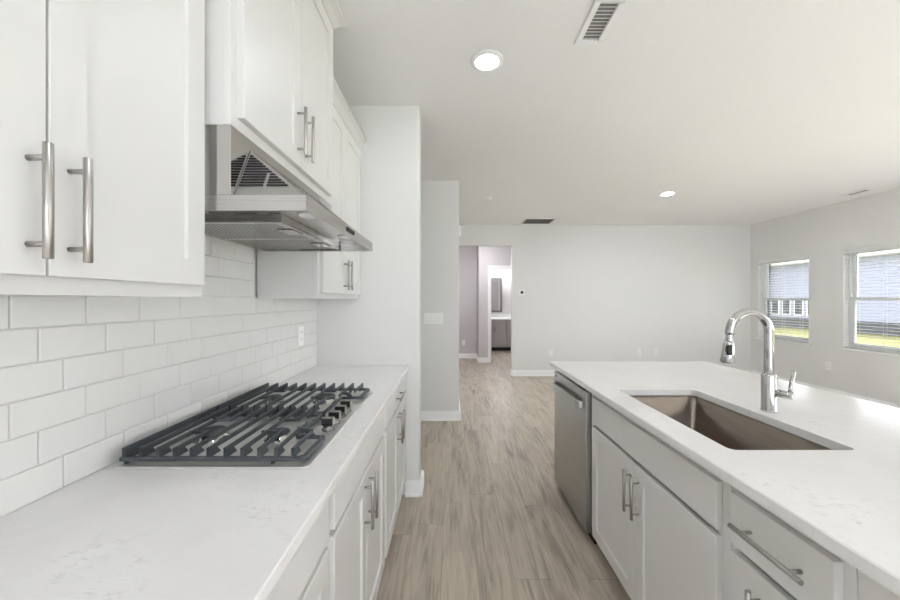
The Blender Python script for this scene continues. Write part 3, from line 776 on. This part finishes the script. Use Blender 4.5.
def outlet_x(y, z, x, s, label):
    t = thing('wall_outlet', label, 'outlet', (x, y, z-.06), 'white wall outlets'); w, h = .075, .122
    MB().box(x+s*.0004, x+s*.006, y-w/2, y+w/2, z-h/2, z+h/2, .002, 2).build('cover_plate', M['white'], t)
    for q in (-.022, .022):
        k = MB().box(x+s*.0062, x+s*.0085, y-.017, y+.017, z+q-.014, z+q+.014, .001).build('socket', M['white'], t)
        MB().box(x+s*.0087, x+s*.0092, y-.008, y-.0055, z+q-.004, z+q+.007).box(x+s*.0087, x+s*.0092, y+.0055, y+.008, z+q-.004, z+q+.007).build('slot', M['dark'], k)
outlet_x(5.04, .43, XR, -1, 'white outlet on the right wall below and between the windows')
outlet_x(2.18, 1.148, XL+.0108, 1, 'white outlet on the tiled backsplash beyond the cooktop')

sw = thing('light_switch', 'white four-gang rocker switch plate on the wall left of the hall', 'light switch', (-.2055, 4.0, 1.1))
MB().box(-.314, -.097, 3.9935, 3.9997, 1.097, 1.225, .002, 2).build('cover_plate', M['white'], sw)
for i in range(4):
    x = -.2055+(i-1.5)*.047
    MB().box(x-.0165, x+.0165, 3.989, 3.9932, 1.128, 1.194, .0015).build('rocker', M['white'], sw)
th = thing('thermostat', 'small white thermostat with a dark screen right of the hall opening', 'thermostat', (1.28, YB, 1.46))
MB().box(1.225, 1.325, YB-.022, YB-.0004, 1.465, 1.565, .006, 2).build('housing', M['white'], th)
MB().box(1.250, 1.300, YB-.0235, YB-.0222, 1.492, 1.540, .0005).build('screen', M['dark'], th)
dc = tag(MB().box(0.0863, .132, 4.92, 5.08, 2.30, 2.43, .006, 2).build('door_chime', M['white'], None, (.104, 5.0, 2.30)), 'white door chime box high on the wall end above the hall opening', 'door chime')

# ------------------------------------------------------------------ bathroom beyond the hall
vn = thing('bathroom_vanity', 'grey bathroom vanity cabinet seen through the hall doorway', 'vanity', (1.5, 9.8, 0))
VY = 9.50
MB().box(.74, 2.2, VY, 10.09, .10, .845).build('carcass', M['vanity'], vn)
MB().box(.74, 2.2, VY+.06, VY+.075, 0, .10).build('toe_kick', M['blk'], vn)
for i, x in enumerate((.76, 1.13, 1.50, 1.86)):
    o = MB().box(x, x+.34, VY-.02, VY-.001, .70, .83, .002).build('drawer_front', M['vanity'], vn)
    o = MB().box(x, x+.34, VY-.02, VY-.001, .13, .68, .002).build('door', M['vanity'], vn)
    xh = x+.30 if i % 2 == 0 else x+.04
    MB().box(xh-.010, xh+.010, VY-.045, VY-.0205, .52, .65, .002).build('handle', M['slot'], o)
MB().box(.73, 2.21, VY-.025, 10.09, .8455, .88, .003).box(.73, 2.21, 10.07, 10.09, .88, .985, .002).build('vanity_top', M['trim'], vn)
mr = thing('wall_mirror', 'grey framed bathroom mirror above the vanity', 'mirror', (1.1, 10.09, 1.03))
MB().box(.80, 1.40, 10.075, 10.085, 1.09, 1.99).build('mirror_glass', M['mirror'], mr)
MB().box(.74, .80, 10.065, 10.098, 1.03, 2.05, .003).box(1.40, 1.46, 10.065, 10.098, 1.03, 2.05, .003).box(.80, 1.40, 10.065, 10.098, 1.99, 2.05, .003).box(.80, 1.40, 10.065, 10.098, 1.03, 1.09, .003).build('mirror_frame', M['greyframe'], mr)
vl = thing('vanity_light', 'glowing white light bar above the bathroom mirror', 'wall light', (1.35, 10.09, 2.12))
MB().box(.95, 1.75, 10.06, 10.098, 2.14, 2.20, .003).build('back_plate', M['white'], vl)
MB().tube([(.93, 10.02, 2.17), (1.77, 10.02, 2.17)], .040, 20).build('glass_shade', M['vanity_glow'], vl)
dl = thing('hall_fill_light', 'added round ceiling light, out of sight, brightening the hall beyond the opening', 'ceiling light', (.5, 6.9, CE-.03))  # lamp added out of sight above the header to brighten the hall
MB().lathe(.5, 6.9, [(.11, CE-.0005), (.11, CE-.015), (.10, CE-.02)], 32).build('trim_ring', M['white'], dl)
MB().lathe(.5, 6.9, [(.098, CE-.0205), (.09, CE-.032), (.03, CE-.036)], 32).build('lens', emit('hall_fill_lens', (.97, .95, 1, 1), 110), dl)

for o in bpy.data.objects:
    if '_w' in o: del o['_w']
